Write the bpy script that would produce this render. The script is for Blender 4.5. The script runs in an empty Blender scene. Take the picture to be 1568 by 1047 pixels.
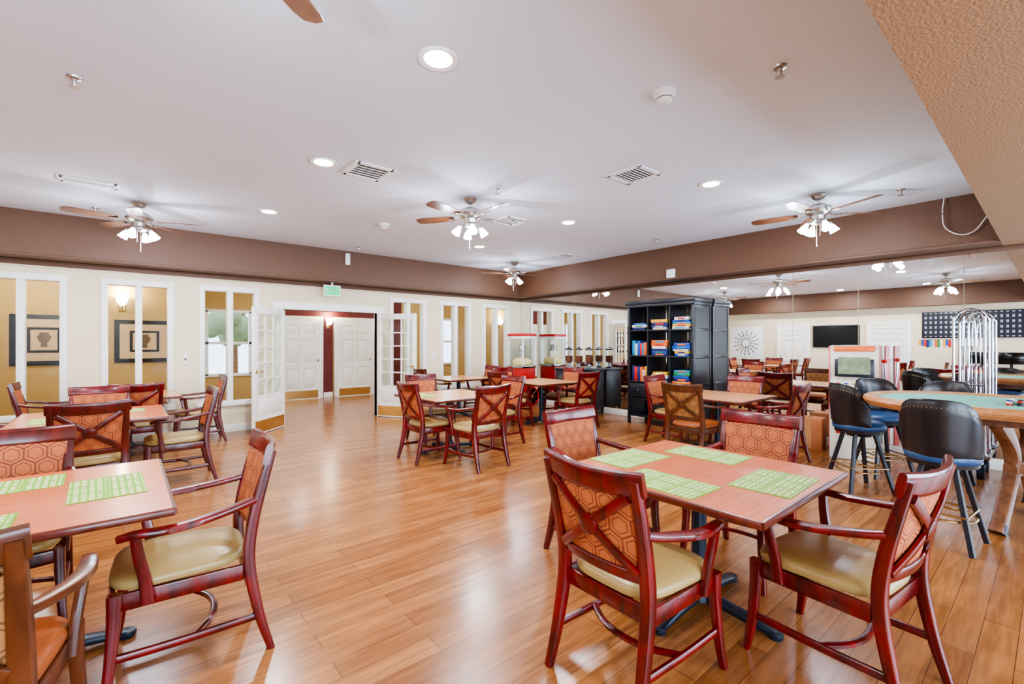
import bpy, bmesh, math, random
from mathutils import Vector, Matrix
random.seed(7)
sc = bpy.context.scene
V = Vector
pi = math.pi
# ------------------------------------------------------------------ materials
def lin(r, g, b):
    f = lambda c: (c/255/12.92) if c/255 <= .04045 else ((c/255+.055)/1.055)**2.4
    return (f(r), f(g), f(b), 1)
def new_mat(name):
    m = bpy.data.materials.new(name); m.use_nodes = True
    nt = m.node_tree
    return m, nt, nt.nodes['Principled BSDF'], nt.links
def mat(name, col, rough=.5, metal=0, emit=None, es=0, bump=0, bscale=200, var=0, vscale=8, coat=0):
    m, nt, b, L = new_mat(name)
    b.inputs['Base Color'].default_value = col
    b.inputs['Roughness'].default_value = rough
    b.inputs['Metallic'].default_value = metal
    b.inputs['Coat Weight'].default_value = coat
    b.inputs['Coat Roughness'].default_value = .15
    if emit:
        b.inputs['Emission Color'].default_value = emit
        b.inputs['Emission Strength'].default_value = es
    tc = nt.nodes.new('ShaderNodeTexCoord')
    if var:
        n = nt.nodes.new('ShaderNodeTexNoise'); n.inputs['Scale'].default_value = vscale
        n.inputs['Detail'].default_value = 4
        L.new(tc.outputs['Object'], n.inputs['Vector'])
        mx = nt.nodes.new('ShaderNodeMix'); mx.data_type = 'RGBA'
        mx.inputs[6].default_value = [c*(1-var) for c in col[:3]]+[1]
        mx.inputs[7].default_value = [min(1, c*(1+var)) for c in col[:3]]+[1]
        L.new(n.outputs['Fac'], mx.inputs[0]); L.new(mx.outputs[2], b.inputs['Base Color'])
    if bump:
        n = nt.nodes.new('ShaderNodeTexNoise'); n.inputs['Scale'].default_value = bscale
        n.inputs['Detail'].default_value = 3
        L.new(tc.outputs['Object'], n.inputs['Vector'])
        bp = nt.nodes.new('ShaderNodeBump'); bp.inputs['Strength'].default_value = bump
        bp.inputs['Distance'].default_value = .01
        L.new(n.outputs['Fac'], bp.inputs['Height']); L.new(bp.outputs['Normal'], b.inputs['Normal'])
    return m
def wood(name, c1, c2, rough=.3, scale=(3, 3, 3), nscale=6, coat=.3):
    m, nt, b, L = new_mat(name)
    tc = nt.nodes.new('ShaderNodeTexCoord'); mp = nt.nodes.new('ShaderNodeMapping')
    mp.inputs['Scale'].default_value = scale
    n = nt.nodes.new('ShaderNodeTexNoise'); n.inputs['Scale'].default_value = nscale
    n.inputs['Detail'].default_value = 5; n.inputs['Distortion'].default_value = .6
    r = nt.nodes.new('ShaderNodeValToRGB')
    r.color_ramp.elements[0].position = .3; r.color_ramp.elements[1].position = .7
    r.color_ramp.elements[0].color = c1; r.color_ramp.elements[1].color = c2
    L.new(tc.outputs['Object'], mp.inputs['Vector']); L.new(mp.outputs[0], n.inputs['Vector'])
    L.new(n.outputs['Fac'], r.inputs[0]); L.new(r.outputs[0], b.inputs['Base Color'])
    b.inputs['Roughness'].default_value = rough
    b.inputs['Coat Weight'].default_value = coat; b.inputs['Coat Roughness'].default_value = .12
    return m
def math_node(nt, op, a=None, b=None):
    n = nt.nodes.new('ShaderNodeMath'); n.operation = op
    for i, v in enumerate((a, b)):
        if v is None: continue
        if isinstance(v, (int, float)): n.inputs[i].default_value = v
        else: nt.links.new(v, n.inputs[i])
    return n.outputs[0]

M_ceil = mat('ceiling_paint', lin(212, 219, 231), .9, bump=.2, bscale=90)
M_wall = mat('wall_cream', lin(222, 207, 176), .75, bump=.08, bscale=120)
M_brown = mat('soffit_brown', lin(92, 62, 40), .55, bump=.5, bscale=70)
M_brown_lit = mat('soffit_brown_lit', lin(144, 108, 72), .85, bump=.4, bscale=80)  # same soffit paint as the brown, lightened to paint in its stronger lighting
M_white = mat('trim_white', lin(234, 232, 224), .4)
M_must = mat('hall_mustard', lin(184, 152, 92), .8, bump=.05)
M_maroon = mat('hall_maroon', lin(92, 30, 26), .7, bump=.05)
M_cherry = wood('cherry_wood', lin(56, 7, 7), lin(116, 14, 16), .24, (1, 1, .3), 14)
M_cherryd = wood('cherry_dark', lin(56, 13, 9), lin(98, 25, 16), .26, (1, 1, .3), 14)
M_oak = wood('oak_chair', lin(58, 28, 11), lin(98, 50, 22), .3, (1, 1, .3), 14)
M_top = wood('table_laminate', lin(186, 88, 46), lin(212, 118, 70), .28, (1.0, 12, 1), 4, .25)
M_tope = wood('table_laminate_light', lin(192, 126, 68), lin(216, 156, 96), .3, (1.0, 12, 1), 4, .25)
M_edge = wood('table_edge', lin(66, 22, 12), lin(100, 40, 22), .3)
M_black = mat('black_iron', lin(28, 38, 50), .35, .3, var=.1)
M_blackw = mat('black_wood', lin(26, 27, 34), .35, var=.2, vscale=3)
M_vinyl = mat('olive_vinyl', lin(158, 132, 78), .33, bump=.05, bscale=60, var=.06)
M_leather = mat('orange_leather', lin(146, 78, 36), .34, var=.08)
M_navy = mat('navy_vinyl', lin(40, 70, 110), .38, var=.15)
M_blkv = mat('black_vinyl', lin(30, 25, 26), .3, var=.15)
M_chrome = mat('chrome', (.5, .51, .55, 1), .15, 1)
M_nickel = mat('brushed_nickel', (.5, .48, .45, 1), .28, 1)
M_brass = mat('brass', (.65, .45, .18, 1), .25, 1)
M_blade = wood('fan_blade_wood', lin(74, 42, 24), lin(112, 70, 42), .35, (2, 2, 2), 5)
M_shade = mat('frosted_glass_lit', (1, .97, .9, 1), .4, emit=(1, .95, .86, 1), es=6)
M_lamp = mat('lamp_disc', (1, .9, .75, 1), .4, emit=(1, .84, .62, 1), es=6)
M_plastic = mat('white_plastic', lin(232, 232, 230), .4)
M_dark = mat('dark_slot', lin(60, 58, 56), .7)
M_slot = mat('vent_slot', lin(44, 42, 40), .7)
M_screen = mat('black_screen', lin(12, 12, 14), .12)
M_red = mat('red_paint', lin(180, 24, 18), .35)
M_felt = mat('poker_felt', lin(116, 176, 158), .95, bump=.1, bscale=300)
M_rimw = wood('poker_rim_wood', lin(168, 110, 60), lin(200, 140, 86), .3)
M_legw = wood('poker_leg_wood', lin(104, 66, 42), lin(146, 98, 66), .4)
M_card = mat('cardboard', lin(178, 112, 66), .8, var=.06)
M_pic = mat('picture_paper', lin(196, 166, 118), .7, var=.15, vscale=12)
M_picm = mat('picture_frame_black', lin(26, 21, 18), .6)
M_popc = mat('popcorn', lin(240, 215, 140), .9, bump=1, bscale=40)

def glass_mat(name, tint=(.95, .97, .96, 1), refl=.08):
    m, nt, b, L = new_mat(name); nt.nodes.remove(b)
    t = nt.nodes.new('ShaderNodeBsdfTransparent'); t.inputs[0].default_value = tint
    g = nt.nodes.new('ShaderNodeBsdfGlossy'); g.inputs['Roughness'].default_value = .02
    mx = nt.nodes.new('ShaderNodeMixShader'); mx.inputs[0].default_value = refl
    L.new(t.outputs[0], mx.inputs[1]); L.new(g.outputs[0], mx.inputs[2])
    L.new(mx.outputs[0], nt.nodes['Material Output'].inputs[0])
    return m
M_glass = glass_mat('pane_glass', refl=.002)
M_mirror = mat('mirror_silver', (.88, .9, .89, 1), 0.0, 1)

def floor_mat():
    m, nt, b, L = new_mat('laminate_planks')
    tc = nt.nodes.new('ShaderNodeTexCoord')
    br = nt.nodes.new('ShaderNodeTexBrick')
    br.inputs['Scale'].default_value = 1; br.inputs['Brick Width'].default_value = 1.15
    br.inputs['Row Height'].default_value = .125; br.inputs['Mortar Size'].default_value = .0016
    br.inputs['Mortar Smooth'].default_value = .1
    br.inputs['Color1'].default_value = lin(166, 112, 62); br.inputs['Color2'].default_value = lin(138, 88, 44)
    br.inputs['Mortar'].default_value = lin(88, 52, 26); br.offset = .37; br.offset_frequency = 2
    L.new(tc.outputs['Object'], br.inputs['Vector'])
    mp = nt.nodes.new('ShaderNodeMapping'); mp.inputs['Scale'].default_value = (1.2, 14, 1)
    n = nt.nodes.new('ShaderNodeTexNoise'); n.inputs['Scale'].default_value = 2.2; n.inputs['Detail'].default_value = 7
    n.inputs['Distortion'].default_value = .8
    L.new(tc.outputs['Object'], mp.inputs[0]); L.new(mp.outputs[0], n.inputs['Vector'])
    r = nt.nodes.new('ShaderNodeValToRGB'); r.color_ramp.elements[0].position = .35; r.color_ramp.elements[1].position = .68
    r.color_ramp.elements[0].color = (.70, .65, .60, 1); r.color_ramp.elements[1].color = (1.1, 1.1, 1.1, 1)
    L.new(n.outputs['Fac'], r.inputs[0])
    mx = nt.nodes.new('ShaderNodeMix'); mx.data_type = 'RGBA'; mx.blend_type = 'MULTIPLY'; mx.inputs[0].default_value = 1
    L.new(br.outputs['Color'], mx.inputs[6]); L.new(r.outputs[0], mx.inputs[7])
    L.new(mx.outputs[2], b.inputs['Base Color'])
    n2 = nt.nodes.new('ShaderNodeTexNoise'); n2.inputs['Scale'].default_value = 5
    L.new(tc.outputs['Object'], n2.inputs['Vector'])
    mr = nt.nodes.new('ShaderNodeMapRange'); mr.inputs[3].default_value = .17; mr.inputs[4].default_value = .29
    L.new(n2.outputs['Fac'], mr.inputs[0]); L.new(mr.outputs[0], b.inputs['Roughness'])
    bp = nt.nodes.new('ShaderNodeBump'); bp.inputs['Strength'].default_value = .15; bp.inputs['Distance'].default_value = .004
    L.new(n.outputs['Fac'], bp.inputs['Height']); L.new(bp.outputs[0], b.inputs['Normal'])
    return m
M_floor = floor_mat()

def fabric_mat(name, base, base2, line):
    """hexagonal lattice: distance to nearest centre of a triangular grid"""
    m, nt, b, L = new_mat(name)
    tc = nt.nodes.new('ShaderNodeTexCoord')
    sep = nt.nodes.new('ShaderNodeSeparateXYZ'); L.new(tc.outputs['Object'], sep.inputs[0])
    M = lambda op, a=None, b_=None: math_node(nt, op, a, b_)
    s = .095
    X = M('DIVIDE', sep.outputs[0], s); Z = M('DIVIDE', sep.outputs[2], s)
    def hexd(ox, oz):
        fx = M('ABSOLUTE', M('SUBTRACT', M('FRACT', M('ADD', X, 100+ox)), .5))
        zz = M('SUBTRACT', M('FRACT', M('ADD', M('DIVIDE', Z, 1.7320508), 100+oz)), .5)
        fz = M('ABSOLUTE', M('MULTIPLY', zz, 1.7320508))
        return M('MAXIMUM', fx, M('ADD', M('MULTIPLY', fx, .5), M('MULTIPLY', fz, .8660254)))
    d = M('MINIMUM', hexd(0, 0), hexd(.5, .5))
    l1 = M('GREATER_THAN', d, .46)
    l2 = M('LESS_THAN', M('ABSOLUTE', M('SUBTRACT', d, .32)), .024)
    fac = M('MULTIPLY', M('MAXIMUM', l1, l2), .85)
    n = nt.nodes.new('ShaderNodeTexNoise'); n.inputs['Scale'].default_value = 30; L.new(tc.outputs['Object'], n.inputs['Vector'])
    m0 = nt.nodes.new('ShaderNodeMix'); m0.data_type = 'RGBA'; m0.inputs[6].default_value = base; m0.inputs[7].default_value = base2
    L.new(n.outputs['Fac'], m0.inputs[0])
    mx = nt.nodes.new('ShaderNodeMix'); mx.data_type = 'RGBA'; mx.inputs[7].default_value = line
    L.new(fac, mx.inputs[0]); L.new(m0.outputs[2], mx.inputs[6]); L.new(mx.outputs[2], b.inputs['Base Color'])
    b.inputs['Roughness'].default_value = .7
    return m
M_fab = fabric_mat('orange_lattice_fabric', lin(164, 82, 38), lin(186, 108, 56), lin(104, 38, 16))
M_fab2 = fabric_mat('brown_lattice_fabric', lin(142, 94, 42), lin(164, 114, 58), lin(88, 50, 20))

def bingo_mat():
    m, nt, b, L = new_mat('bingo_card_print')
    tc = nt.nodes.new('ShaderNodeTexCoord')
    sep = nt.nodes.new('ShaderNodeSeparateXYZ'); L.new(tc.outputs['Object'], sep.inputs[0])
    def cell(o, s, off, w=.36):
        f = math_node(nt, 'FRACT', math_node(nt, 'ADD', math_node(nt, 'MULTIPLY', o, s), off))
        return math_node(nt, 'LESS_THAN', math_node(nt, 'ABSOLUTE', math_node(nt, 'SUBTRACT', f, .5)), w)
    c = math_node(nt, 'MULTIPLY', cell(sep.outputs[0], 36, 0, .33), cell(sep.outputs[1], 36, .5, .33))
    big = math_node(nt, 'MULTIPLY', cell(sep.outputs[0], 7, .5, .46), cell(sep.outputs[1], 7, 0, .46))
    c = math_node(nt, 'MULTIPLY', c, big)
    v = nt.nodes.new('ShaderNodeTexNoise'); v.inputs['Scale'].default_value = 160; L.new(tc.outputs['Object'], v.inputs['Vector'])
    ink = math_node(nt, 'GREATER_THAN', v.outputs['Fac'], .56)
    m0 = nt.nodes.new('ShaderNodeMix'); m0.data_type = 'RGBA'; m0.inputs[6].default_value = lin(232, 232, 170); m0.inputs[7].default_value = lin(110, 100, 40)
    L.new(ink, m0.inputs[0])
    mx = nt.nodes.new('ShaderNodeMix'); mx.data_type = 'RGBA'; mx.inputs[6].default_value = lin(112, 162, 14)
    L.new(c, mx.inputs[0]); L.new(m0.outputs[2], mx.inputs[7]); L.new(mx.outputs[2], b.inputs['Base Color'])
    b.inputs['Roughness'].default_value = .6
    return m
M_bingo = bingo_mat()

def board_mat():
    m, nt, b, L = new_mat('bingo_board_face')
    tc = nt.nodes.new('ShaderNodeTexCoord')
    sep = nt.nodes.new('ShaderNodeSeparateXYZ'); L.new(tc.outputs['Object'], sep.inputs[0])
    def cell(o, s, w):
        f = math_node(nt, 'FRACT', math_node(nt, 'MULTIPLY', o, s))
        return math_node(nt, 'LESS_THAN', math_node(nt, 'ABSOLUTE', math_node(nt, 'SUBTRACT', f, .5)), w)
    c = math_node(nt, 'MULTIPLY', cell(sep.outputs[1], 9, .22), cell(sep.outputs[2], 7, .25))
    mx = nt.nodes.new('ShaderNodeMix'); mx.data_type = 'RGBA'; mx.inputs[6].default_value = lin(16, 20, 32); mx.inputs[7].default_value = lin(150, 156, 168)
    L.new(c, mx.inputs[0]); L.new(mx.outputs[2], b.inputs['Base Color']); b.inputs['Roughness'].default_value = .4
    return m
M_board = board_mat()
M_tree = mat('tree_foliage_outside', lin(140, 150, 115), .9, var=.4, vscale=6)

# ------------------------------------------------------------------ mesh builder
def smooth_path(pts, n=6):
    pts = [V(p) for p in pts]; out = []
    P = [pts[0]*2-pts[1]]+pts+[pts[-1]*2-pts[-2]]
    for i in range(1, len(P)-2):
        for k in range(n):
            t = k/n
            a, b, c, d = P[i-1], P[i], P[i+1], P[i+2]
            out.append(.5*((2*b)+(c-a)*t+(2*a-5*b+4*c-d)*t*t+(3*b-a-3*c+d)*t**3))
    out.append(pts[-1]); return out
class MB:
    def __init__(s): s.bm = bmesh.new(); s.mats = []
    def mi(s, m):
        if m not in s.mats: s.mats.append(m)
        return s.mats.index(m)
    def box(s, c, size, m, bev=0, rot=None):
        M = Matrix.Translation(V(c))
        if rot is not None: M = M @ rot.to_4x4()
        M = M @ Matrix.Diagonal((*size, 1))
        r = bmesh.ops.create_cube(s.bm, size=1, matrix=M)
        vs = r['verts']; fs = {f for v in vs for f in v.link_faces}
        i = s.mi(m)
        for f in fs: f.material_index = i
        if bev:
            es = list({e for v in vs for e in v.link_edges})
            rr = bmesh.ops.bevel(s.bm, geom=es, offset=bev, segments=2, affect='EDGES', profile=.5)
            for f in rr['faces']: f.material_index = i
    def b2(s, x0, x1, y0, y1, z0, z1, m, bev=0):
        s.box(((x0+x1)/2, (y0+y1)/2, (z0+z1)/2), (abs(x1-x0), abs(y1-y0), abs(z1-z0)), m, bev)
    def rings(s, rings, m, cap=True, closed=False):
        i = s.mi(m); R = [[s.bm.verts.new(p) for p in r] for r in rings]
        n = len(R[0]); k = len(R)
        for a in range(k if closed else k-1):
            A, B = R[a], R[(a+1) % k]
            for j in range(n):
                f = s.bm.faces.new((A[j], A[(j+1) % n], B[(j+1) % n], B[j])); f.material_index = i; f.smooth = True
        if cap and not closed:
            f = s.bm.faces.new(list(reversed(R[0]))); f.material_index = i
            f = s.bm.faces.new(R[-1]); f.material_index = i
    def sweep(s, pts, w, h, ref, m, n=12, e=.45, smooth=5, closed=False):
        pts = smooth_path(pts, smooth) if smooth > 1 else [V(p) for p in pts]
        N0 = V(ref).normalized(); rings = []
        for k, p in enumerate(pts):
            if closed: T = pts[(k+1) % len(pts)]-pts[k-1]
            else: T = pts[min(k+1, len(pts)-1)]-pts[max(k-1, 0)]
            T.normalize(); N = (N0-T*N0.dot(T)).normalized(); S = T.cross(N)
            t = k/max(1, len(pts)-1)
            ww = w(t) if callable(w) else w; hh = h(t) if callable(h) else h
            ring = []
            for j in range(n):
                a = 2*pi*(j+.5)/n; c, d = math.cos(a), math.sin(a)
                ring.append(p+S*(ww/2*math.copysign(abs(c)**e, c))+N*(hh/2*math.copysign(abs(d)**e, d)))
            rings.append(ring)
        s.rings(rings, m, True, closed)
    def tube(s, pts, r, m, n=10, smooth=5, closed=False):
        pts_ = [V(p) for p in pts]; d = pts_[-1]-pts_[0]
        ref = V((0, 0, 1)) if abs(d.normalized().z) < .8 else V((1, .3, 0))
        if closed: ref = V((0, 0, 1))
        rr = (lambda t: 2*r(t)) if callable(r) else 2*r
        s.sweep(pts, rr, rr, ref, m, n, 1.0, smooth, closed)
    def lathe(s, prof, c, m, seg=24, rot=None):
        c = V(c); rings = []
        for r, z in prof:
            ring = []
            for j in range(seg):
                a = 2*pi*j/seg; p = V((max(r, .0005)*math.cos(a), max(r, .0005)*math.sin(a), z))
                if rot is not None: p = rot @ p
                ring.append(c+p)
            rings.append(ring)
        s.rings(rings, m)
    def pad(s, c, wf, wb, dep, h, m, n=36, e=.5, crown=.25):
        c = V(c); rings = []
        for sc_, z in [(.93, 0), (.985, .15), (1, .4), (.985, .65), (.95, .82), (.86, 1.0), (.65, 1+crown*.6), (.35, 1+crown*.9), (.02, 1+crown)]:
            ring = []
            for j in range(n):
                a = 2*pi*j/n; cx, sy = math.cos(a), math.sin(a)
                yy = math.copysign(abs(sy)**e, sy); xx = math.copysign(abs(cx)**e, cx)
                w = wb+(wf-wb)*(yy+1)/2
                ring.append(c+V((xx*w/2*sc_, yy*dep/2*sc_, z*h)))
            rings.append(ring)
        s.rings(rings, m)
    def mesh(s, name):
        bmesh.ops.recalc_face_normals(s.bm, faces=s.bm.faces)
        me = bpy.data.meshes.new(name); s.bm.to_mesh(me); s.bm.free()
        for m in s.mats: me.materials.append(m)
        for p in me.polygons: p.use_smooth = True
        me.set_sharp_from_angle(angle=math.radians(38))
        return me
    def obj(s, name, loc=(0, 0, 0), rz=0, parent=None):
        return place(s.mesh(name), name, loc, rz, parent)
def place(me, name, loc=(0, 0, 0), rz=0, parent=None):
    o = bpy.data.objects.new(name, me); o.location = loc; o.rotation_euler = (0, 0, rz)
    sc.collection.objects.link(o)
    if parent: o.parent = parent
    return o
def light(kind, name, loc, power, col=(1, 1, 1), size=.1, parent=None, rot=(0, 0, 0), sizey=None):
    l = bpy.data.lights.new(name, kind); l.energy = power; l.color = col
    if kind == 'AREA':
        l.size = size
        if sizey: l.shape = 'RECTANGLE'; l.size_y = sizey
        else: l.shape = 'DISK'
    else: l.shadow_soft_size = size
    o = bpy.data.objects.new(name, l); o.location = loc; o.rotation_euler = rot
    sc.collection.objects.link(o)
    if parent: o.parent = parent
    return o

# ------------------------------------------------------------------ room shell
XL, XR, YB, YF = -3.1, 7.64, -3.2, 8.73
ZC, ZS = 3.13, 2.55
m = MB(); m.b2(XL-.3, 15, YB-.3, 13.2, -.1, 0, M_floor); m.obj('floor')
m = MB(); m.b2(XL-.2, XR+.2, YB-.2, YF+.12, ZC, ZC+.1, M_ceil); m.obj('ceiling')
wins = [(-1.47, -.59), (-.245, .585), (.91, 1.755), (4.12, 4.95), (5.30, 6.12), (6.46, 7.28)]
WZ0, WZ1 = .45, 2.36
DX0, DX1, DZ = 2.12, 3.85, 2.04
def wall_x(name, y0, y1, x0, x1, z1, openings, mt):
    m = MB(); cur = x0
    for a, b, c, d in sorted(openings):
        if a > cur: m.b2(cur, a, y0, y1, 0, z1, mt)
        if c > 0: m.b2(a, b, y0, y1, 0, c, mt)
        m.b2(a, b, y0, y1, d, z1, mt); cur = b
    m.b2(cur, x1, y0, y1, 0, z1, mt); return m.obj(name)
wall_x('wall_back', YF, YF+.12, XL, XR+.12, ZC, [(a+.04, b-.04, WZ0+.04, WZ1-.04) for a, b in wins]+[(DX0, DX1, 0, DZ)], M_wall)
m = MB(); m.b2(XR, XR+.12, YB, YF, 0, ZC, M_wall); m.obj('wall_right')
m = MB(); m.b2(XL-.12, XL, YB, YF+.12, 0, ZC, M_wall); m.obj('wall_left')
wf = [(-2.8, .2, .3, 2.4), (.7, 3.7, .3, 2.4), (4.2, 7.2, .3, 2.4)]  # unseen windows, added behind the camera to light the room
wall_x('wall_front', YB-.12, YB, XL, XR, ZC, wf, M_wall)
for i, (a, b, c, d) in enumerate(wf):
    m = MB()
    for x in (a, (a+b)/2, b): m.b2(x-.03, x+.03, YB-.1, YB+.02, c, d, M_white)
    for z in (c, d): m.b2(a-.03, b+.03, YB-.1, YB+.02, z-.03, z+.03, M_white)
    o = m.obj('window_%d' % (i+7))
    light('AREA', 'daylight_fill', ((a+b)/2, YB+.06, (c+d)/2), 145, (.78, .89, 1), b-a-.1, o, (pi/2, 0, 0), d-c-.1)  # area lamp added just inside each opening as room fill
# soffits
m = MB(); m.b2(XL, XR, YF-.35, YF, ZS, ZC, M_brown); m.obj('soffit_back')
m = MB(); m.b2(XR-.35, XR, .40, YF-.35, ZS, ZC, M_brown); m.obj('soffit_right')
m = MB(); m.b2(XL, XL+.35, .40, YF-.35, ZS, ZC, M_brown); m.obj('soffit_left')
m = MB(); m.b2(XL, XR, YB, .40, ZS, ZC, M_brown_lit); m.obj('soffit_front')
m = MB(); m.b2(XL, XR, YF-.035, YF, ZS-.07, ZS, M_brown, .006); m.b2(XL, XR, YF-.375, YF-.35, ZS-.0, ZS+.035, M_brown, .006); m.obj('trim_1')
m = MB(); m.b2(XR-.375, XR-.35, .40, YF-.375, ZS, ZS+.035, M_brown, .006); m.obj('trim_2')
m = MB(); m.b2(XR-.04, XR, YB, YF-.035, ZS-.05, ZS, M_brown, .006); m.obj('trim_3')
m = MB()
for a, b in [(XL, DX0-.1), (DX1+.1, XR)]: m.b2(a, b, YF-.018, YF, 0, .12, M_white, .004)
m.obj('baseboard_back')
m = MB(); m.b2(XL, XL+.018, YB, YF, 0, .12, M_white, .004); m.obj('baseboard_left')
m = MB(); m.b2(XR-.03, XR, YB, YF-.02, 0, .12, M_white, .004); m.obj('baseboard_right')
for i, (a, b) in enumerate(wins):
    m = MB(); c = .075; y0, y1 = YF-.022, YF+.14
    m.b2(a, a+c, y0, y1, WZ0, WZ1, M_white, .004); m.b2(b-c, b, y0, y1, WZ0, WZ1, M_white, .004)
    m.b2(a-.012, b+.012, y0-.004, y1, WZ1-c, WZ1+.012, M_white, .004); m.b2(a-.03, b+.03, y0-.03, y1, WZ0-.02, WZ0+c*.7, M_white, .004)
    mid = (a+b)/2; m.b2(mid-.04, mid+.04, y0+.005, y1, WZ0, WZ1-c, M_white, .004)
    m.b2(a+c-.01, b-c+.01, YF+.05, YF+.056, WZ0+.04, WZ1-c+.01, M_glass)
    m.obj('window_%d' % (i+1))
m = MB()
m.b2(DX0-.1, DX0, YF-.025, YF+.14, 0, DZ, M_white, .004); m.b2(DX1, DX1+.1, YF-.025, YF+.14, 0, DZ, M_white, .004)
m.b2(DX0-.16, DX1+.16, YF-.035, YF+.14, DZ, DZ+.13, M_white, .006); m.obj('trim_4')
def french_leaf(name, w, loc, rz):
    m = MB(); h = 2.02; t = .044; st = .1; z1 = .62
    m.b2(0, st, -t/2, t/2, .01, h, M_white, .003); m.b2(w-st, w, -t/2, t/2, .01, h, M_white, .003)
    m.b2(st, w-st, -t/2, t/2, h-.11, h, M_white, .003); m.b2(st, w-st, -t/2, t/2, .01, z1, M_white)
    for k in (1, 2):
        x = st+(w-2*st)*k/3; m.b2(x-.012, x+.012, -t/2+.006, t/2-.006, z1, h-.11, M_white)
    for k in range(1, 5):
        z = z1+(h-.11-z1)*k/5; m.b2(st, w-st, -t/2+.006, t/2-.006, z-.012, z+.012, M_white)
    m.b2(st, w-st, -.003, .003, z1, h-.11, M_glass)
    for s_ in (-1, 1):
        m.b2(.03, w-.03, s_*(t/2), s_*(t/2+.003), .03, .22, M_brass)
        m.b2(st+.02, w-st-.02, s_*(t/2), s_*(t/2+.006), .30, .55, M_white, .004)
        m.tube([(w-.06, s_*t/2, 1.0), (w-.06, s_*(t/2+.05), 1.0), (w-.16, s_*(t/2+.055), 1.0)], .009, M_brass, 8, 3)
        m.lathe([(.028, 0), (.026, .008)], (w-.06, s_*t/2, 1.0), M_brass, 16, Matrix.Rotation(-s_*pi/2, 3, 'X'))
    return m.obj(name, loc, rz)
french_leaf('door_1', .86, (DX0+.01, YF-.05, 0), math.radians(180+46))
french_leaf('door_2', .86, (DX1-.01, YF-.05, 0), math.radians(-58))

def panel_door(name, w, loc, rz, h=2.05, kick=False):
    m = MB()
    m.b2(0, w, 0, .035, 0, h, M_white)
    m.b2(-.09, 0, -.025, .035, 0, h+.09, M_white, .004); m.b2(w, w+.09, -.025, .035, 0, h+.09, M_white, .004)
    m.b2(0, w, -.025, .035, h, h+.09, M_white, .004)
    pw = (w-.1*2-.09)/2
    zs = [(.26, .80), (.92, 1.55), (1.67, h-.12)]
    xs = [.1, .1+pw+.09]
    for k in xs:
        for z0, z1 in zs: m.b2(k+.04, k+pw-.04, -.014, 0, z0+.04, z1-.04, M_white, .01)
    for a, b in [(0.0, .1), (.1+pw, .1+pw+.09), (w-.1, w)]: m.b2(a, b, -.02, 0, 0, h, M_white)
    prev = 0
    for z0, z1 in zs+[(h, h)]: m.b2(.1, w-.1, -.0195, 0, prev, z0, M_white); prev = z1
    if kick: m.b2(.04, w-.04, -.024, -.02, .02, .22, M_brass)
    m.lathe([(.01, .015), (.01, .045), (.028, .055), (.03, .07), (.018, .085)], (w-.05, 0, 1.0), M_brass, 16, Matrix.Rotation(pi/2, 3, 'X'))
    return m.obj(name, loc, rz)

# hallway beyond
m = MB(); m.b2(XL, .95, 11.0, 11.1, 0, 2.9, M_must); m.b2(.85, .95, 11.0, 12.6, 0, 2.9, M_must); m.obj('wall_hall')
wall_x('wall_hall_far', 12.6, 12.7, .95, 15, 2.9, [(1.45, 2.35, .7, 2.2), (7.2, 8.2, .8, 2.2)], M_must)
m = MB(); m.b2(XL-.12, XL, 8.85, 11, 0, 2.9, M_must); m.obj('wall_hall_left')
m = MB(); m.b2(14.9, 15, 8.85, 12.6, 0, 2.9, M_must); m.obj('wall_hall_right')
m = MB(); m.b2(XR+.12, 15, 8.73, 8.85, 0, 2.9, M_must); m.obj('wall_hall_near')
m = MB(); m.b2(XL, 15, 8.85, 12.7, 2.9, 3.0, M_ceil); m.obj('ceiling_hall')
m = MB(); m.b2(4.05, 4.3, 12.57, 12.6, 0, 2.9, M_maroon); m.b2(5.45, 6.3, 12.57, 12.6, 0, 2.9, M_maroon); m.b2(4.3, 5.45, 12.57, 12.6, 2.16, 2.9, M_maroon)
m.b2(2.95, 4.05, 12.57, 12.6, 2.16, 2.9, M_maroon); m.obj('trim_5')
m = MB(); m.b2(4.06, 4.29, 12.55, 12.57, 0, .14, M_white, .004); m.b2(5.47, 12, 12.55, 12.57, 0, .14, M_white, .004); m.obj('baseboard_hall')
panel_door('door_3', .92, (3.03, 12.56, 0), 0, kick=True)
panel_door('door_4', .95, (4.42, 12.56, 0), 0, kick=True)
for i, (a, b, c, d) in enumerate([(1.45, 2.35, .7, 2.2), (7.2, 8.2, .8, 2.2)]):
    m = MB()
    for x in (a, (a+b)/2, b): m.b2(x-.035, x+.035, 12.56, 12.7, c, d, M_white)
    for z in (c, (c+d)/2, d): m.b2(a-.03, b+.03, 12.56, 12.7, z-.03, z+.03, M_white)
    m.obj('window_%d' % (i+10))
m = MB()
m.lathe([(.1, 0), (.08, 1.2), (.05, 2.0)], (2.6, 16.2, 0), M_legw, 10)
for k in range(12):
    a = random.random()*2*pi; r = random.random()*.8
    s_ = .2+.25*random.random(); c = V((2.6+r*math.cos(a), 16.2+r*math.sin(a), 1.6+random.random()*1.1))
    m.lathe([(s_*math.sin(pi*q/6)+.01, -s_*math.cos(pi*q/6)) for q in range(7)], c, M_tree, 10)
m.obj('tree', (0, 0, -.02))
m = MB(); m.b2(-6, 22, 13.2, 26, -.12, -.02, mat('lawn', lin(170, 180, 145), .9, var=.3)); m.obj('lawn')

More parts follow.
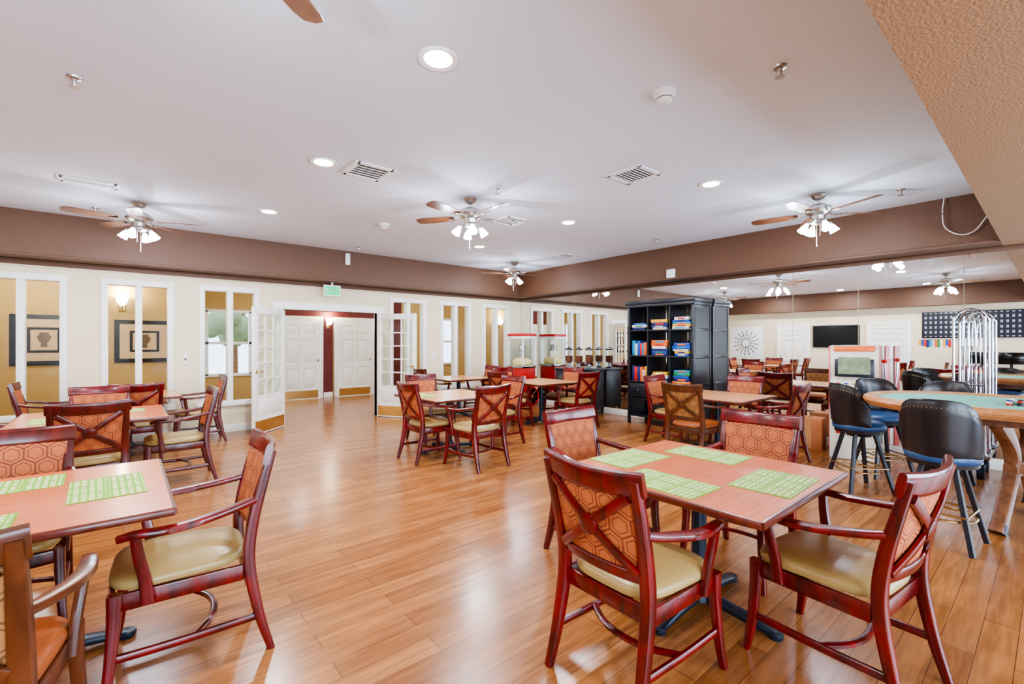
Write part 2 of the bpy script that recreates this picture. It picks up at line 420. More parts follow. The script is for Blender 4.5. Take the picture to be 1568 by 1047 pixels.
M_ink = mat('print_ink', lin(100, 80, 56), .7, var=.3, vscale=20)
def picture(loc, w, h):
    m = MB(); x, y, z = loc
    m.b2(x-w/2, x+w/2, y-.03, y-.001, z-h/2, z+h/2, M_picm, .006)
    m.b2(x-w/2+.075, x+w/2-.075, y-.034, y-.03, z-h/2+.075, z+h/2-.075, M_pic)
    m.b2(x-w*.25, x+w*.25, y-.038, y-.034, z-h*.25, z+h*.25, M_picm)
    m.b2(x-w*.20, x+w*.20, y-.042, y-.038, z-h*.20, z+h*.20, M_pic)
    m.lathe([(.03, -.12), (.05, -.10), (.03, -.06), (.07, .0), (.09, .06), (.05, .1), (.06, .13)], (x, y-.044, z), M_ink, 16, Matrix.Diagonal((1, .05, 1)))
    m.obj('framed_picture')
picture((-1.02, 11.0, 1.5), .8, .85); picture((.30, 11.0, 1.48), .86, .78)
def sconce(loc):
    m = MB(); x, y, z = loc
    m.b2(x-.05, x+.05, y-.02, y-.001, z-.12, z+.04, M_brass, .005)
    m.tube([(x, y-.02, z-.06), (x, y-.1, z-.09), (x, y-.12, z-.02)], .01, M_brass, 8)
    m.lathe([(.035, -.02), (.07, .03), (.09, .1), (.105, .16), (.1, .16), (.06, .04)], (x, y-.12, z), M_shade, 20)
    o = m.obj('wall_sconce')
    light('POINT', 'bulb', (x, y-.14, z+.22), 20, (1, .78, .48), .05, o)
sconce((-.02, 11.0, 2.15)); sconce((4.17, 12.57, 1.95)); sconce((10, 12.6, 2.1))
for x, y in [(-1, 9.9), (2.9, 10.4), (6.5, 10.6), (10.5, 10.6)]:
    m = MB(); m.lathe([(.0, -.05), (.12, -.045), (.16, -.02), (.17, 0)], (x, y, 2.9), M_shade, 24)
    o = m.obj('hall_ceiling_light'); light('POINT', 'bulb', (x, y, 2.72), 50, (1, .9, .74), .08, o)

# mirror panels
m = MB(); ys = [YF-.02, 6.9, 5.1, 3.72, 2.55, 1.75, .72, -.6, -1.9, YB+.02]
for a, b in zip(ys[:-1], ys[1:]): m.b2(XR-.012, XR, b+.003, a-.003, .13, ZS-.05, M_mirror)
m.obj('wall_mirror')

# ------------------------------------------------------------------ ceiling fixtures
def can_mesh():
    m = MB(); m.lathe([(.08, -.004), (.112, -.012), (.116, 0)], (0, 0, 0), M_plastic, 32)
    m.lathe([(.0, -.008), (.082, -.008), (.084, -.004)], (0, 0, 0), M_lamp, 32); return m.mesh('recessed_ceiling_light')
cm = can_mesh()
for x in (-1.9, 1.42, 4.74):
    for y in (2.36, 4.40, 6.5):
        o = place(cm, 'recessed_ceiling_light', (x, y, ZC))
        light('AREA', 'lamp', (0, 0, -.03), 36, (1, .94, .86), .16, o)
def fan_mesh():
    m = MB()
    m.lathe([(.07, 0), (.075, -.02), (.05, -.06), (.02, -.075)], (0, 0, 0), M_nickel)
    m.lathe([(.014, -.05), (.014, -.14)], (0, 0, 0), M_nickel, 12)
    m.lathe([(.02, -.12), (.08, -.13), (.125, -.155), (.135, -.19), (.12, -.225), (.07, -.25), (.06, -.29), (.085, -.31), (.085, -.33), (.03, -.35)], (0, 0, 0), M_nickel, 32)
    for k in range(5):
        a = 2*pi*k/5+.35; R = Matrix.Rotation(a, 3, 'Z')
        tw = Matrix.Rotation(math.radians(12), 3, 'X')
        outline = [(.2, -.045), (.3, -.06), (.5, -.068), (.62, -.066), (.67, -.05), (.685, 0), (.67, .05), (.62, .066), (.5, .068), (.3, .06), (.2, .045)]
        A = [R @ (tw @ V((x, y, -.003))+V((0, 0, -.225))) for x, y in outline]
        B = [R @ (tw @ V((x, y, .004))+V((0, 0, -.225))) for x, y in outline]
        m.rings([A, B], M_blade)
        m.sweep([R @ V((.1, 0, -.21)), R @ V((.17, 0, -.235)), R @ V((.27, 0, -.236))], .035, .008, (0, 0, 1), M_nickel, 8)
        m.sweep([R @ V((.2, -.035, -.236)), R @ V((.24, 0, -.236)), R @ V((.2, .035, -.236))], .02, .008, (0, 0, 1), M_nickel, 8)
    for k in range(4):
        a = 2*pi*k/4+.6; R = Matrix.Rotation(a, 3, 'Z')
        m.tube([R @ V((.05, 0, -.32)), R @ V((.09, 0, -.318)), R @ V((.115, 0, -.335))], .01, M_nickel, 8)
        tilt = R @ Matrix.Rotation(math.radians(-32), 3, 'Y')
        m.lathe([(.02, .01), (.024, -.01)], R @ V((.115, 0, -.335)), M_nickel, 16, tilt)
        m.lathe([(.02, 0), (.024, -.02), (.036, -.045), (.042, -.075), (.052, -.105), (.046, -.105), (.026, -.045)], R @ V((.118, 0, -.34)), M_shade, 20, tilt)
    m.tube([(.03, .02, -.34), (.03, .02, -.56)], .0025, M_nickel, 6, 1); m.lathe([(.004, 0), (.008, -.02), (.004, -.03)], (.03, .02, -.56), M_nickel, 8)
    m.tube([(-.03, -.02, -.34), (-.03, -.02, -.48)], .0025, M_nickel, 6, 1)
    return m.mesh('ceiling_fan')
fm = fan_mesh()
for x, y, r in [(.14, 1.74, .34), (.14, 7.08, .5), (5.98, 1.74, .15), (6.22, 7.3, .9), (3.07, 4.39, .55)]:
    o = place(fm, 'ceiling_fan', (x, y, ZC), r)
    for k in range(4):
        a = 2*pi*k/4+.6
        light('POINT', 'bulb', (.205*math.cos(a), .205*math.sin(a), -.475), 8.5, (.97, .97, 1), .035, o)
def vent(x, y, w, d, n, rz=0):
    m = MB(); m.b2(-w/2, w/2, -d/2, d/2, -.004, 0, M_slot)
    for s_ in (-1, 1):
        m.b2(s_*w/2-.03*s_, s_*w/2+.02*s_, -d/2-.02, d/2+.02, -.014, 0, M_plastic, .003)
        m.b2(-w/2, w/2, s_*d/2-.03*s_, s_*d/2+.02*s_, -.014, 0, M_plastic, .003)
    for k in range(n):
        yy = -d/2+d*(k+.5)/n
        m.box((0, yy, -.009), (w-.03, d/n*.36, .003), M_plastic, 0)
    m.obj('ceiling_vent', (x, y, ZC), rz)
vent(1.83, 4.35, .36, .36, 6); vent(3.89, 2.73, .36, .36, 9); vent(-.275, 6.52, .45, .16, 4); vent(6.5, 6.1, .36, .3, 6); vent(4.05, 4.85, .36, .36, 6)
def smoke(x, y):
    m = MB(); m.lathe([(.075, 0), (.075, -.02), (.055, -.03), (.05, -.06), (.04, -.068), (.0, -.07)], (0, 0, 0), M_plastic)
    m.lathe([(.052, -.035), (.053, -.05)], (0, 0, 0), M_dark); m.obj('smoke_detector', (x, y, ZC))
smoke(2.77, 1.70); smoke(2.81, 6.13)
def sprinkler(x, y):
    m = MB(); m.lathe([(.04, 0), (.036, -.01), (.015, -.015), (.012, -.04), (.006, -.06)], (0, 0, 0), M_nickel, 16)
    m.lathe([(.028, -.062), (.028, -.065)], (0, 0, 0), M_nickel, 12); m.obj('fire_sprinkler', (x, y, ZC))
for x, y in [(3.05, 1.09), (-.24, 4.01), (3.1, 3.92), (6.5, 1.11), (6.6, 4.18), (3.14, 7.88), (-.27, 7.7)]: sprinkler(x, y)
m = MB(); m.b2(-.15, .15, -.02, .02, -.1, .1, M_plastic, .006); m.b2(-.015, .015, -.01, .01, .09, .15, M_plastic)
Mg = mat('exit_green', lin(30, 170, 100), .5, emit=lin(30, 190, 110), es=.6)
def stroke(m, x0, z0, x1, z1, y, mt, w=.012):
    m.sweep([(x0, y, z0), (x1, y, z1)], w, .004, (0, 1, 0), mt, 6, 1, 1)
m.b2(-.13, .13, -.0225, -.02, -.075, .075, Mg)
for g, ox in enumerate((-.085, -.03, .03, .085)):
    L_ = [[(-.016, -.035, -.016, .035), (-.016, .035, .016, .035), (-.016, 0, .012, 0), (-.016, -.035, .016, -.035)],
          [(-.018, -.035, .018, .035), (-.018, .035, .018, -.035)], [(0, -.035, 0, .035)],
          [(0, -.035, 0, .035), (-.018, .035, .018, .035)]][g]
    for a, b, c, d in L_: stroke(m, ox+a, b, ox+c, d, -.024, M_plastic, .008)
m.obj('exit_sign', (2.90, 8.52, 2.40))
m = MB(); m.b2(3.08, 3.16, YF-.41, YF-.351, 2.87, 3.08, M_plastic, .01); m.obj('motion_sensor')
m = MB(); m.b2(XR-.40, XR-.351, 4.26, 4.41, 2.58, 2.73, M_plastic, .01); m.obj('motion_sensor')
m = MB(); m.tube([(7.25, .85, 3.12), (7.22, .86, 2.95), (7.24, .84, 2.78), (7.25, .72, 2.68), (7.25, .6, 2.7), (7.25, .5, 2.85)], .006, M_plastic, 8)
m.obj('hanging_cable')
m = MB(); m.b2(.70, .76, YF-.015, YF, 1.12, 1.28, M_plastic, .004); m.b2(.72, .74, YF-.02, YF-.015, 1.18, 1.22, M_dark); m.obj('light_switch')
m = MB(); m.b2(5.08, 5.16, YF-.015, YF, 1.12, 1.24, M_plastic, .004); m.obj('light_switch')

# ------------------------------------------------------------------ chair
def chair_mesh(name, wd, fab, seat):
    m = MB()
    yl = lambda z: -.235-(z-.5)*.22
    bow = lambda x: .035*(1-(x/.24)**2)
    N = V((0, 1, .22)).normalized()
    for s in (-1, 1):
        m.sweep([(s*.235, -.335, 0), (s*.23, -.285, .18), (s*.225, -.245, .42), (s*.226, yl(.6), .6), (s*.232, yl(.8)-.002, .8), (s*.236, yl(.94)-.01, .94)],
                lambda t: .036+.018*math.sin(pi*min(1, t*1.0)), lambda t: .032+.02*math.sin(pi*min(1, t)), (0, 1, 0), wd)
        # sabre front leg ending at the seat rail
        m.sweep([(s*.258, .268, 0), (s*.246, .25, .12), (s*.236, .236, .3), (s*.234, .232, .43)],
                lambda t: .032+.014*t, lambda t: .032+.022*t, (0, 1, 0), wd)
        # arm support rising from the side rail
        m.sweep([(s*.248, .125, .37), (s*.254, .135, .47), (s*.266, .155, .58), (s*.278, .165, .665)],
                lambda t: .032, lambda t: .05-.012*t, (0, 1, 0), wd)
        m.sweep([(s*.232, yl(.72), .72), (s*.258, -.18, .70), (s*.286, -.04, .68), (s*.294, .07, .672), (s*.286, .165, .674), (s*.270, .22, .662)],
                lambda t: .036+.022*math.sin(pi*min(1, t*1.05)), lambda t: .03, (0, 0, 1), wd)
        m.b2(s*.228-.012, s*.228+.012, -.22, .22, .355, .425, wd, .004)
        m.sweep([(s*.242, .245, .17), (s*.238, 0, .165), (s*.232, -.275, .17)], .022, .032, (0, 0, 1), wd, 8)
    m.sweep([(-.225, .235, .392), (-.1, .252, .392), (.1, .252, .392), (.225, .235, .392)], .022, .07, (0, 0, 1), wd)
    m.b2(-.215, .215, -.245, -.222, .355, .425, wd, .004)
    m.sweep([(-.24, -.03, .168), (-.12, -.1, .168), (0, -.12, .168), (.12, -.1, .168), (.24, -.03, .168)], .03, .022, (0, 0, 1), wd, 8)
    def rail(z, x0, h, t):
        m.sweep([(x, yl(z)-bow(x), z+(.012*abs(x/x0)**2 if z > .9 else 0)) for x in (-x0, -x0*.5, 0, x0*.5, x0)], h, t, N, wd)
    rail(.912, .262, .098, .032); rail(.54, .22, .05, .026)
    m.sweep([(x, yl(.71)-bow(x)+.012, .712) for x in (-.222, -.11, 0, .11, .222)], .33, .026, N, fab, 16, .3)
    for s in (-1, 1):
        pts = [(s*q*.2, yl(.712+q*.155)-bow(q*.2)-.014, .712+q*.155) for q in (-1, -.5, 0, .5, 1)]
        m.sweep(pts, .042, .018, N, wd, 8)
    R = Matrix.Rotation(math.radians(90+12), 3, 'X')
    m.lathe([(.045, -.006), (.047, 0), (.045, .012), (.03, .016), (0.0, .017)], (0, yl(.712)-bow(0)-.014, .712), wd, 24, R)
    m.pad((0, .01, .425), .50, .44, .51, .058, seat)
    return m.mesh(name)
CH = {'r': chair_mesh('dining_chair', M_cherry, M_fab, M_vinyl),
      'd': chair_mesh('dining_chair_dark', M_cherryd, M_fab, M_vinyl),
      'o': chair_mesh('dining_chair_oak', M_oak, M_fab2, M_leather)}
F = {'+y': 0, '-y': pi, '+x': -pi/2, '-x': pi/2}
def chair(x, y, face, k='r', dr=0):
    place(CH[k], 'dining_chair', (x, y, 0), F[face]+math.radians(dr))
# ------------------------------------------------------------------ tables
def table_mesh(name, s, top):
    m = MB(); h = s/2
    m.box((0, 0, .738), (s, s, .024), top, 0)
    for a in range(4):
        R = Matrix.Rotation(a*pi/2, 3, 'Z')
        m.sweep([R @ V((-h-.004, -h, .733)), R @ V((h+.004, -h, .733))], .032, .034, (0, 0, 1), M_edge, 12, .6, 1)
    m.lathe([(.14, 0), (.14, .012)], (0, 0, .70), M_black, 24)
    m.lathe([(.04, .05), (.04, .71)], (0, 0, 0), M_black, 20)
    m.lathe([(.07, .04), (.065, .09), (.045, .12)], (0, 0, 0), M_black, 20)
    for a in range(4):
        R = Matrix.Rotation(a*pi/2, 3, 'Z')
        m.sweep([R @ V((.02, 0, .06)), R @ V((.15, 0, .052)), R @ V((.3, 0, .035)), R @ V((.4, 0, .018))], lambda t: .07-.01*t, lambda t: .05-.022*t, (0, 0, 1), M_black)
        m.lathe([(.032, 0), (.036, .012), (.034, .03)], R @ V((.395, 0, 0)), M_black, 14)
    return m.mesh(name)
TM = table_mesh('dining_table', 1.08, M_top); TL = table_mesh('dining_table_light', 1.06, M_tope)
def table(x, y, me=TM, dr=0): return place(me, 'dining_table', (x, y, 0), math.radians(dr))
def matm(w, d):
    m = MB(); m.b2(-w/2, w/2, -d/2, d/2, 0, .002, M_bingo); return m.mesh('bingo_card')
MM = matm(.44, .28)
def bingo(x, y, r): place(MM, 'bingo_card', (x, y, .7505), math.radians(r))

table(2.45, 1.29)
bingo(2.08, 1.27, 88); bingo(2.50, .92, 2)
bingo(2.36, 1.68, 178); bingo(2.80, 1.42, 90)
chair(1.79, 1.23, '+x', 'r', -2); chair(2.49, .66, '+y', 'r', -7); chair(2.52, 2.0, '-y', 'r'); chair(3.08, 1.35, '-x', 'r')
table(-.38, 2.97)
bingo(-.06, 2.98, 92); bingo(-.45, 3.28, 2); bingo(-.55, 2.62, 0)
chair(.22, 2.68, '-x', 'r', -4); chair(-.40, 2.12, '+y', 'o', -8.5); chair(-.48, 3.46, '-y', 'd')
table(-.22, 6.05); bingo(-.05, 6.2, 0); bingo(-.5, 5.85, 90)
chair(-.23, 5.45, '+y', 'd', 3); chair(-.2, 6.65, '-y', 'r'); chair(.42, 6.0, '-x', 'd'); chair(-.85, 6.05, '+x', 'r')
table(-2.0, 6.3); bingo(-1.7, 6.1, 0); chair(-1.95, 5.65, '+y', 'r')
table(.05, 8.05, TL); chair(.12, 7.42, '+y', 'r'); chair(.82, 8.14, '-x', 'd'); chair(-.68, 8.1, '+x', 'd')
table(3.39, 5.35, TL); bingo(3.05, 5.5, 90)
chair(3.22, 4.5, '+y', 'r', 5); chair(2.98, 5.13, '+x', 'r'); chair(4.1, 5.22, '-x', 'r'); chair(3.5, 6.0, '-y', 'd')
table(5.85, 6.1, TL)
chair(6.0, 5.42, '+y', 'r'); chair(5.18, 6.15, '+x', 'r'); chair(6.5, 6.2, '-x', 'r'); chair(5.75, 6.8, '-y', 'r')
table(5.2, 7.85, TL); chair(4.6, 7.8, '+x', 'd'); chair(5.8, 7.9, '-x', 'r')
table(6.1, 2.95, TL)
chair(5.45, 2.92, '+x', 'o'); chair(6.12, 3.6, '-y', 'r'); chair(6.15, 2.28, '+y', 'r'); chair(6.75, 3.0, '-x', 'r')
table(-1.6, 3.6); chair(-1.6, 2.95, '+y', 'r'); chair(-1.6, 4.2, '-y', 'r'); chair(-2.2, 3.6, '+x', 'd')

# ------------------------------------------------------------------ poker table + stools
def stadium(w, l, n=20):
    r = w/2; y = l/2-r
    return [(r*math.cos(a), y+r*math.sin(a)) for a in [pi*k/n for k in range(n+1)]]+[(r*math.cos(a), -y+r*math.sin(a)) for a in [pi+pi*k/n for k in range(n+1)]]
m = MB(); W, Lg = 1.44, 2.5
def offs(d): return stadium(W-2*d, Lg-2*d)
prof = [(.02, .90), (0, .915), (-.01, .94), (0, .965), (.02, .975), (.09, .975), (.10, .968), (.10, .955)]
m.rings([[V((x, y, z)) for x, y in offs(d)] for d, z in prof], M_rimw, False)
m.rings([[V((x, y, z)) for x, y in offs(.10)] for z in (.90, .957)], M_felt)
m.rings([[V((x, y, z)) for x, y in offs(.02)] for z in (.895, .905)], M_rimw)
m.rings([[V((x, y, z)) for x, y in offs(.25)] for z in (.82, .9)], M_legw)
def trestle(cx, cy, ang):
    R = Matrix.Rotation(ang, 3, 'Z'); c = V((cx, cy, 0))
    for s in (-1, 1):
        P = [c+R @ V((s*x, 0, z)) for x, z in [(.44, .0), (.36, .12), (.2, .36), (.14, .52), (.22, .68), (.44, .86)]]
        m.sweep(P, .09, lambda t: .13-.07*math.sin(pi*t)+.02, R @ V((1, 0, 0)), M_legw)
        m.sweep([P[0], c+R @ V((s*.40, 0, .06))], .096, .12, R @ V((1, 0, 0)), M_blackw, smooth=1)
    m.sweep([c+R @ V((-.2, 0, .45)), c+R @ V((.2, 0, .45))], .12, .08, (0, 1, 0), M_legw, smooth=1)
trestle(0.0, .25, -.22); trestle(0, -.75, .2)
m.b2(-.05, .05, -.8, .3, .4, .5, M_legw, .01)
for k in range(14):
    cc = [M_red, M_plastic, M_navy, M_blackw][k % 4]
    x = -.15+.05*(k % 7)*.9; y = .3-.06*(k//7)
    m.lathe([(.02, 0), (.02, .015+.01*(k % 3))], (x, y, .957), cc, 14)
m.obj('poker_table', (5.5, -.05, 0))
def stool_mesh():
    m = MB()
    m.pad((0, 0, .60), .43, .43, .43, .075, M_navy, 36, .9)
    m.lathe([(.2, .57), (.205, .6)], (0, 0, 0), M_blkv, 32)
    m.lathe([(.1, .53), (.12, .57)], (0, 0, 0), M_blackw, 24)
    nA, nZ = 28, 9
    i_o = []
    for shell, off in ((0, 0), (1, -.045)):
        G = []
        for a in range(nA+1):
            th = math.radians(-82+164*a/nA); q = abs(th)/math.radians(82)
            top = .70+.34*(1-q**3.2)**.55 if q < 1 else .70
            row = []
            for k in range(nZ+1):
                z = .64+(top-.64)*k/nZ; f = (z-.62)/.42
                r = .225+off+.03*f-(.012 if k in (0, nZ) and shell == 0 else 0)+(.012 if k in (0, nZ) and shell == 1 else 0)
                row.append(V((r*math.sin(th), -r*math.cos(th), z)))
            G.append(row)
        i_o.append(G)
    loops = []
    for a in range(nA+1): loops.append(i_o[0][a]+list(reversed(i_o[1][a])))
    m.rings(loops, M_blkv)
    edge = [(i_o[0][a][-1]+i_o[1][a][-1])/2+V((0, 0, .002)) for a in range(nA+1)]
    m.tube(edge, .012, M_blkv, 8, 1)
    for a in range(1, nA):
        p = i_o[0][a][-2]; n_ = V((p.x, p.y, 0)).normalized()
        m.box(p+n_*.002, (.006, .006, .006), M_brass)
    for s in (-1, 1):
        for t in (-1, 1):
            m.sweep([(s*.09, t*.09, .56), (s*.14, t*.14, .3), (s*.2, t*.2, 0)], .034, .034, (0, 1, 0), M_blackw, 8)
    ring = [V((.185*math.cos(2*pi*k/28), .185*math.sin(2*pi*k/28), .2)) for k in range(28)]
    m.tube(ring, .009, M_brass, 8, 1, True)
    for s in (-1, 1):
        m.tube([(s*.165, -.165, .24), (s*.165, .165, .24)], .008, M_brass, 8, 1); m.tube([(-.165, s*.165, .24), (.165, s*.165, .24)], .008, M_brass, 8, 1)
    return m.mesh('bar_stool')
SM = stool_mesh()
for x, y, a in [(4.60, .55, -pi/2-.1), (5.60, 1.28, -2.35), (6.42, .75, pi/2), (6.45, .0, pi/2), (6.4, 1.25, pi*.75), (4.55, -.5, -pi/2)]:
    place(SM, 'bar_stool', (x, y, 0), a)

# ------------------------------------------------------------------ bookcase (faces -x, against mirror)
m = MB(); x0, x1, y0, y1, H = 7.02, 7.60, 3.78, 5.06, 2.2
m.b2(x0-.03, x1, y0-.03, y1+.03, H-.07, H, M_blackw, .012); m.b2(x0-.015, x1, y0-.015, y1+.015, H-.12, H-.07, M_blackw, .006)
post = .045
colsy = [y0, y0+(y1-y0)/3, y0+2*(y1-y0)/3, y1-post]
for yy in (y0, y1-post):
    m.b2(x0, x0+post, yy, yy+post, 0, H-.1, M_blackw, .004); m.b2(x1-post, x1, yy, yy+post, 0, H-.1, M_blackw, .004)
for yy, s_ in ((y0+.008, -1), (y1-.028, 1)):
    m.b2(x0+post, x1-post, yy, yy+.02, .14, H-.1, M_blackw)
    for z in (.16, .76, 1.22, 1.67, H-.14): m.b2(x0+post, x1-post, yy+s_*.006, yy+.02+s_*.006, z-.025, z+.025, M_blackw, .003)
for yy in colsy[1:3]: m.b2(x0+.005, x1, yy, yy+.022, .45, H-.1, M_blackw)
shz = [.76, 1.22, 1.67]
for z in shz+[.46]: m.b2(x0, x1, y0+.01, y1-.01, z-.012, z+.012, M_blackw, .003)
for k in range(3):
    a = y0+post+(y1-y0-2*post)*k/3; b = a+(y1-y0-2*post)/3
    m.b2(x0-.012, x0+.02, a+.015, b-.015, .49, .735, M_blackw, .006)
    m.lathe([(.006, 0), (.006, .02), (.014, .028), (.01, .036)], (x0-.012, (a+b)/2, .62), M_nickel, 12, Matrix.Rotation(-pi/2, 3, 'Y'))
m.b2(x0, x1, y0+.01, y1-.01, .14, .165, M_blackw)
m.obj('bookcase')
cols = [lin(*c) for c in [(185, 26, 22), (24, 70, 160), (220, 165, 30), (225, 218, 205), (40, 125, 60), (210, 95, 24), (180, 190, 200), (30, 130, 170), (24, 34, 90)]]
GM = [mat('game_box_print_%d' % i, c, .4, var=.3, vscale=18) for i, c in enumerate(cols)]
m = MB()
for zi, z in enumerate(shz):
    for k in range(3):
        a = y0+.06+(y1-y0-.06)*k/3; zz = z+.013; yc = a+.185
        top = z+([.22, .26, .17][zi])*random.uniform(.7, 1.1)
        if (zi, k) in ((1, 2), (0, 2)):
            gy = yc-.15
            while gy < yc+.11:
                t = random.uniform(.035, .06); h = random.uniform(.2, .28)
                m.b2(x0+.04, x0+.3, gy, gy+t, zz, zz+h, random.choice(GM), .002); gy += t+.002
        else:
            while zz < top:
                h = random.uniform(.03, .055); w = random.uniform(.24, .33); d = random.uniform(.25, .36)
                o_ = random.uniform(-.012, .012)
                m.b2(x0+.03, x0+.03+d, yc-w/2+o_, yc+w/2+o_, zz, zz+h, random.choice(GM), .002)
                m.b2(x0+.0285, x0+.03, yc-w/4+o_, yc+w/4+o_, zz+h*.25, zz+h*.75, random.choice(GM)); zz += h+.001
m.obj('board_game_boxes')

# ------------------------------------------------------------------ beverage cabinet + dispensers
m = MB(); a0, a1, b0, b1 = 7.08, 7.60, 6.05, 6.95
m.b2(a0, a1, b0, b1, .1, .88, M_blackw, .005); m.b2(a0-.03, a1, b0-.03, b1+.03, .88, .92, M_blackw, .006)
for yy in (b0+.02, (b0+b1)/2+.01):
    m.b2(a0-.015, a0, yy, yy+.42, .14, .84, M_blackw, .006); m.b2(a0-.02, a0-.012, yy+.06, yy+.36, .2, .78, M_dark, .004)
for x in (a0+.03, a1-.03):
    for y in (b0+.03, b1-.03): m.lathe([(.02, 0), (.028, .1)], (x, y, 0), M_blackw, 12)
m.obj('storage_cabinet')
Mcer = mat('cereal_brown', lin(100, 52, 28), .8)
def dispenser(x, y):
    m = MB()
    m.lathe([(.07, 0), (.075, .02), (.03, .04), (.03, .1), (.075, .12)], (0, 0, 0), M_chrome)
    m.lathe([(.07, .12), (.085, .15), (.085, .36), (.08, .38)], (0, 0, 0), M_glass, 24)
    m.lathe([(.066, .125), (.078, .15), (.078, .26)], (0, 0, 0), Mcer, 20)
    m.lathe([(.088, .38), (.08, .41), (.02, .43), (.015, .45)], (0, 0, 0), M_blackw)
    m.tube([(-.07, 0, .13), (-.12, 0, .12), (-.125, 0, .09)], .012, M_chrome)
    m.obj('beverage_dispenser', (x, y, .92))
for y in (6.2, 6.48, 6.76): dispenser(7.3, y)

# popcorn machine on cart
m = MB()
w = .25; dp = .19
m.b2(-w, w, -dp, dp, .30, .88, M_red, .01); m.b2(-w-.02, w+.02, -dp-.02, dp+.02, .88, .94, M_chrome, .006)
for sx in (-1, 1):
    for sy in (-1, 1): m.b2(sx*w-.014, sx*w+.014, sy*dp-.014, sy*dp+.014, .94, 1.6, M_plastic)
for sx in (-1, 1): m.b2(sx*w-.002, sx*w+.002, -dp+.01, dp-.01, .95, 1.56, M_glass)
for sy in (-1, 1): m.b2(-w+.01, w-.01, sy*dp-.002, sy*dp+.002, .95, 1.56, M_glass)
m.b2(-w-.02, w+.02, -dp-.02, dp+.02, 1.54, 1.61, M_plastic, .01); m.b2(-w-.024, w+.024, -dp-.024, dp+.024, 1.61, 1.67, M_red, .01)
m.lathe([(.02, 1.56), (.02, 1.42), (.1, 1.4), (.11, 1.28), (.08, 1.26), (0, 1.26)], (0, 0, 0), M_chrome)
m.pad((0, 0, .945), .46, .46, .34, .12, M_popc, 30, .6, .4)
for sx in (-1, 1):
    R = Matrix.Rotation(pi/2, 3, 'Y')
    m.lathe([(.2, -.012), (.22, -.012), (.22, .012), (.2, .012), (.2, -.012)], (sx*(w+.03), .05, .22), M_red, 28, R)
    m.lathe([(.03, -.02), (.03, .02)], (sx*(w+.03), .05, .22), M_brass, 14, R)
    for k in range(4):
        a = pi*k/4; m.tube([(sx*(w+.03), .05-.2*math.cos(a), .22-.2*math.sin(a)), (sx*(w+.03), .05+.2*math.cos(a), .22+.2*math.sin(a))], .006, M_red, 6, 1)
    m.b2(sx*.22-.015, sx*.22+.015, -.18, -.15, 0, .3, M_red)
m.obj('popcorn_machine', (7.12, 8.08, 0), -pi/2)

# slot machine
m = MB(); Mcream = mat('machine_cream', lin(220, 212, 196), .35)
hw = .25
prof = [(-.28, 0), (.25, 0), (.25, 1.42), (-.12, 1.42), (-.2, 1.36), (-.16, .98), (-.30, .88), (-.30, .8), (-.26, .76), (-.26, .1)]
m.rings([[V((-hw, y, z)) for y, z in prof], [V((hw, y, z)) for y, z in prof]], Mcream)
Msc = mat('machine_screen', lin(110, 120, 90), .15, emit=lin(150, 160, 150), es=.15, var=.9, vscale=14)
R = Matrix.Rotation(math.radians(-6), 3, 'X')
m.box((0, -.19, 1.17), (.40, .012, .30), M_blackw, .006, R); m.box((0, -.196, 1.17), (.33, .01, .23), Msc, 0, R)
m.box((0, -.165, 1.375), (.42, .1, .07), GM[5], .01, R)
for k in range(5): m.lathe([(.018, 0), (.018, .012)], (-.16+.08*k, -.24, .935), GM[k], 12)
for q in range(5):
    for k in range(6): m.box((-.16+.064*k, -.272, .34+.08*q), (.05, .02, .06), GM[(k*3+q) % 9], .004)
m.tube([(.28, 0, .75), (.30, -.02, 1.05), (.30, -.03, 1.2)], .012, M_chrome); m.lathe([(.0, -.03), (.022, -.02), (.03, 0), (.022, .02), (0, .03)], (.30, -.03, 1.22), GM[0], 16)
Mpk = mat('machine_side_pink', lin(200, 90, 84), .4)
for s in (-1, 1):
    m.b2(s*(hw+.008)-.006, s*(hw+.008)+.006, -.2, -.05, .02, 1.41, Mpk, .003); m.b2(s*(hw+.008)-.006, s*(hw+.008)+.006, .08, .2, .02, 1.41, Mpk, .003)
m.obj('slot_machine', (7.24, 1.70, 0), -pi/2+.2)
m = MB(); m.b2(-.15, .15, -.16, .16, 0, .42, M_card, .002); m.b2(-.152, -.148, -.04, .04, .02, .41, mat('packing_tape', lin(190, 140, 90), .3)); m.b2(-.15, .15, -.003, .003, .42, .423, M_dark)
m.obj('cardboard_box', (7.3, 2.22, 0), .1)

# luggage cart (long axis at right angles to the mirror)
m = MB()
hw = .12; hl = .24
m.b2(-hw, hw, -hl-.02, hl+.02, .22, .27, M_maroon, .02)
m.tube([(-hw-.03, -hl-.04, .24), (hw+.03, -hl-.04, .24), (hw+.03, hl+.04, .24), (-hw-.03, hl+.04, .24)], .018, M_chrome, 10, 1, True)
for s in (-1, 1):
    for t in (-1, 1):
        m.tube([(s*hw, t*hl, .25), (s*hw, t*hl, 1.6), (s*hw*.97, t*hl*.95, 1.70), (s*hw*.7, t*hl*.75, 1.78), (s*hw*.3, t*hl*.3, 1.82), (0, 0, 1.83)], .012, M_chrome)
        m.lathe([(.05, -.03), (.08, -.03), (.08, .03), (.05, .03), (.05, -.03)], (s*.09, t*.21, .08), M_black, 20, Matrix.Rotation(pi/2, 3, 'Y')); m.lathe([(.02, .1), (.02, .24)], (s*.09, t*.21, 0), M_chrome, 12)
        m.lathe([(.05, -.03), (.05, .03)], (s*.09, t*.21, .08), M_chrome, 16, Matrix.Rotation(pi/2, 3, 'Y'))
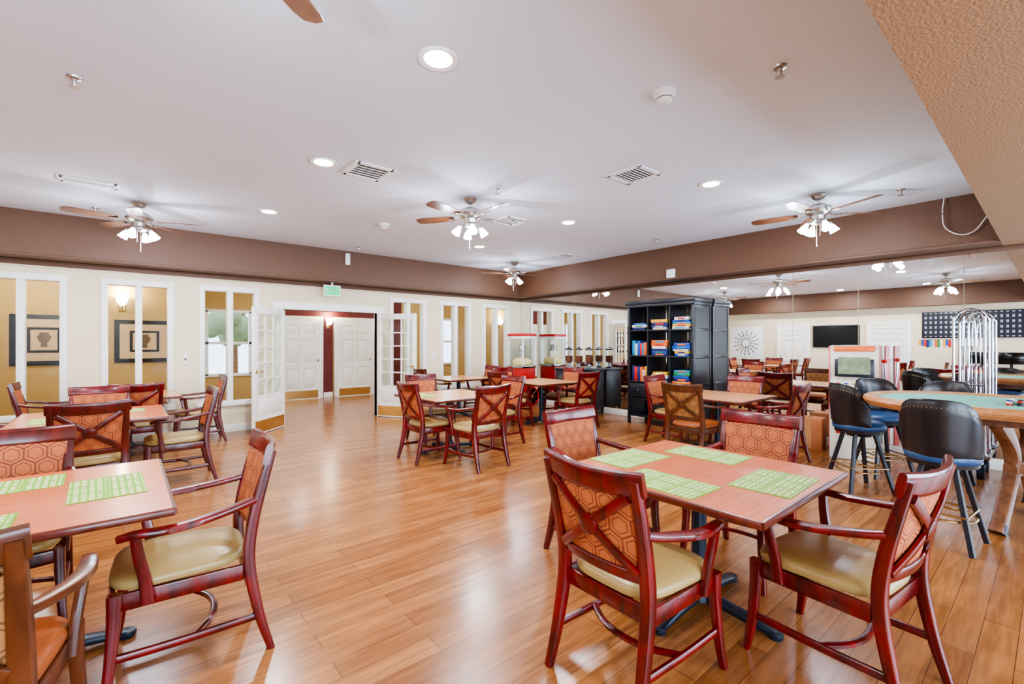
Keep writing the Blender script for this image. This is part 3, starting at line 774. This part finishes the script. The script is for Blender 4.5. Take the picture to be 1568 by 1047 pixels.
for t in (-1, 1):
    m.tube([(-hw, t*hl, 1.0), (hw, t*hl, 1.0)], .011, M_chrome)
    m.tube([(-hw*.4, t*hl, .27), (-hw*.4, t*hl, 1.6), (0, t*hl, 1.7), (hw*.4, t*hl, 1.6), (hw*.4, t*hl, .27)], .009, M_chrome)
m.tube([(0, -hl, 1.69), (0, hl, 1.69)], .012, M_chrome)
m.obj('luggage_cart', (7.2, .62, 0), pi/2)

# ------------------------------------------------------------------ left wall items (visible in the mirror)
panel_door('door_5', .88, (XL+.042, 5.67, 0), pi/2, h=2.03)
panel_door('door_6', .92, (XL+.042, 2.97, 0), pi/2, h=2.03)
m = MB(); m.b2(XL+.002, XL+.05, 4.17, 5.5, 1.3, 2.05, M_blackw, .01); m.b2(XL+.05, XL+.053, 4.19, 5.48, 1.33, 2.03, M_screen); m.obj('television')
m = MB(); m.b2(-.028, .03, -1.25, 1.25, -.38, .38, M_blackw, .006); m.b2(.03, .033, -1.22, 1.22, -.35, .35, M_board); m.obj('bingo_board', (XL+.03, 1.38, 1.98))
m = MB()
for k in range(12):
    m.b2(XL+.001, XL+.006, 2.0+.06*k, 2.06+.06*k, 1.3+random.uniform(0, .08), 1.55, GM[k % 9])
m.obj('paper_banner')
m = MB(); m.b2(0.001, .03, -.6, .6, -.62, .62, M_plastic, .005)
for k in range(16):
    a = 2*pi*k/16+.1
    for r in (.18, .3, .42): m.box((.035, r*math.cos(a), r*math.sin(a)), (.01, .09, .025), M_dark, 0, Matrix.Rotation(a, 3, 'X'))
m.obj('wall_art', (XL, 7.75, 1.45))
m = MB(); m.b2(XL+.02, XL+.7, .3, 1.9, .72, .75, M_oak, .004)
for y in (.34, 1.86): m.b2(XL+.04, XL+.68, y-.02, y+.02, 0, .72, M_oak)
for y in (.8, 1.35):
    m.b2(XL+.3, XL+.33, y-.24, y+.24, .88, 1.2, M_screen, .006); m.b2(XL+.28, XL+.3, y-.03, y+.03, .75, .95, M_blackw); m.b2(XL+.2, XL+.4, y-.1, y+.1, .75, .765, M_blackw)
m.obj('computer_desk')

# ------------------------------------------------------------------ world, camera
w = bpy.data.worlds.new('World'); sc.world = w; w.use_nodes = True
bg = w.node_tree.nodes['Background']
bg.inputs[0].default_value = (.86, .93, 1, 1); bg.inputs[1].default_value = 2.0
cam = bpy.data.cameras.new('camera'); co = bpy.data.objects.new('camera', cam); sc.collection.objects.link(co)
co.location = (0, 0, 1.45); co.rotation_euler = (pi/2, 0, -math.radians(40.14))
cam.lens = 16.19; cam.sensor_width = 36; cam.shift_y = .001; cam.clip_start = .05
sc.camera = co
sc.view_settings.view_transform = 'AgX'
sc.view_settings.look = 'AgX - Medium High Contrast'
sc.view_settings.exposure = .78
try:
    sc.view_settings.use_white_balance = True
    sc.view_settings.white_balance_temperature = 5700
except Exception as e: print(e)
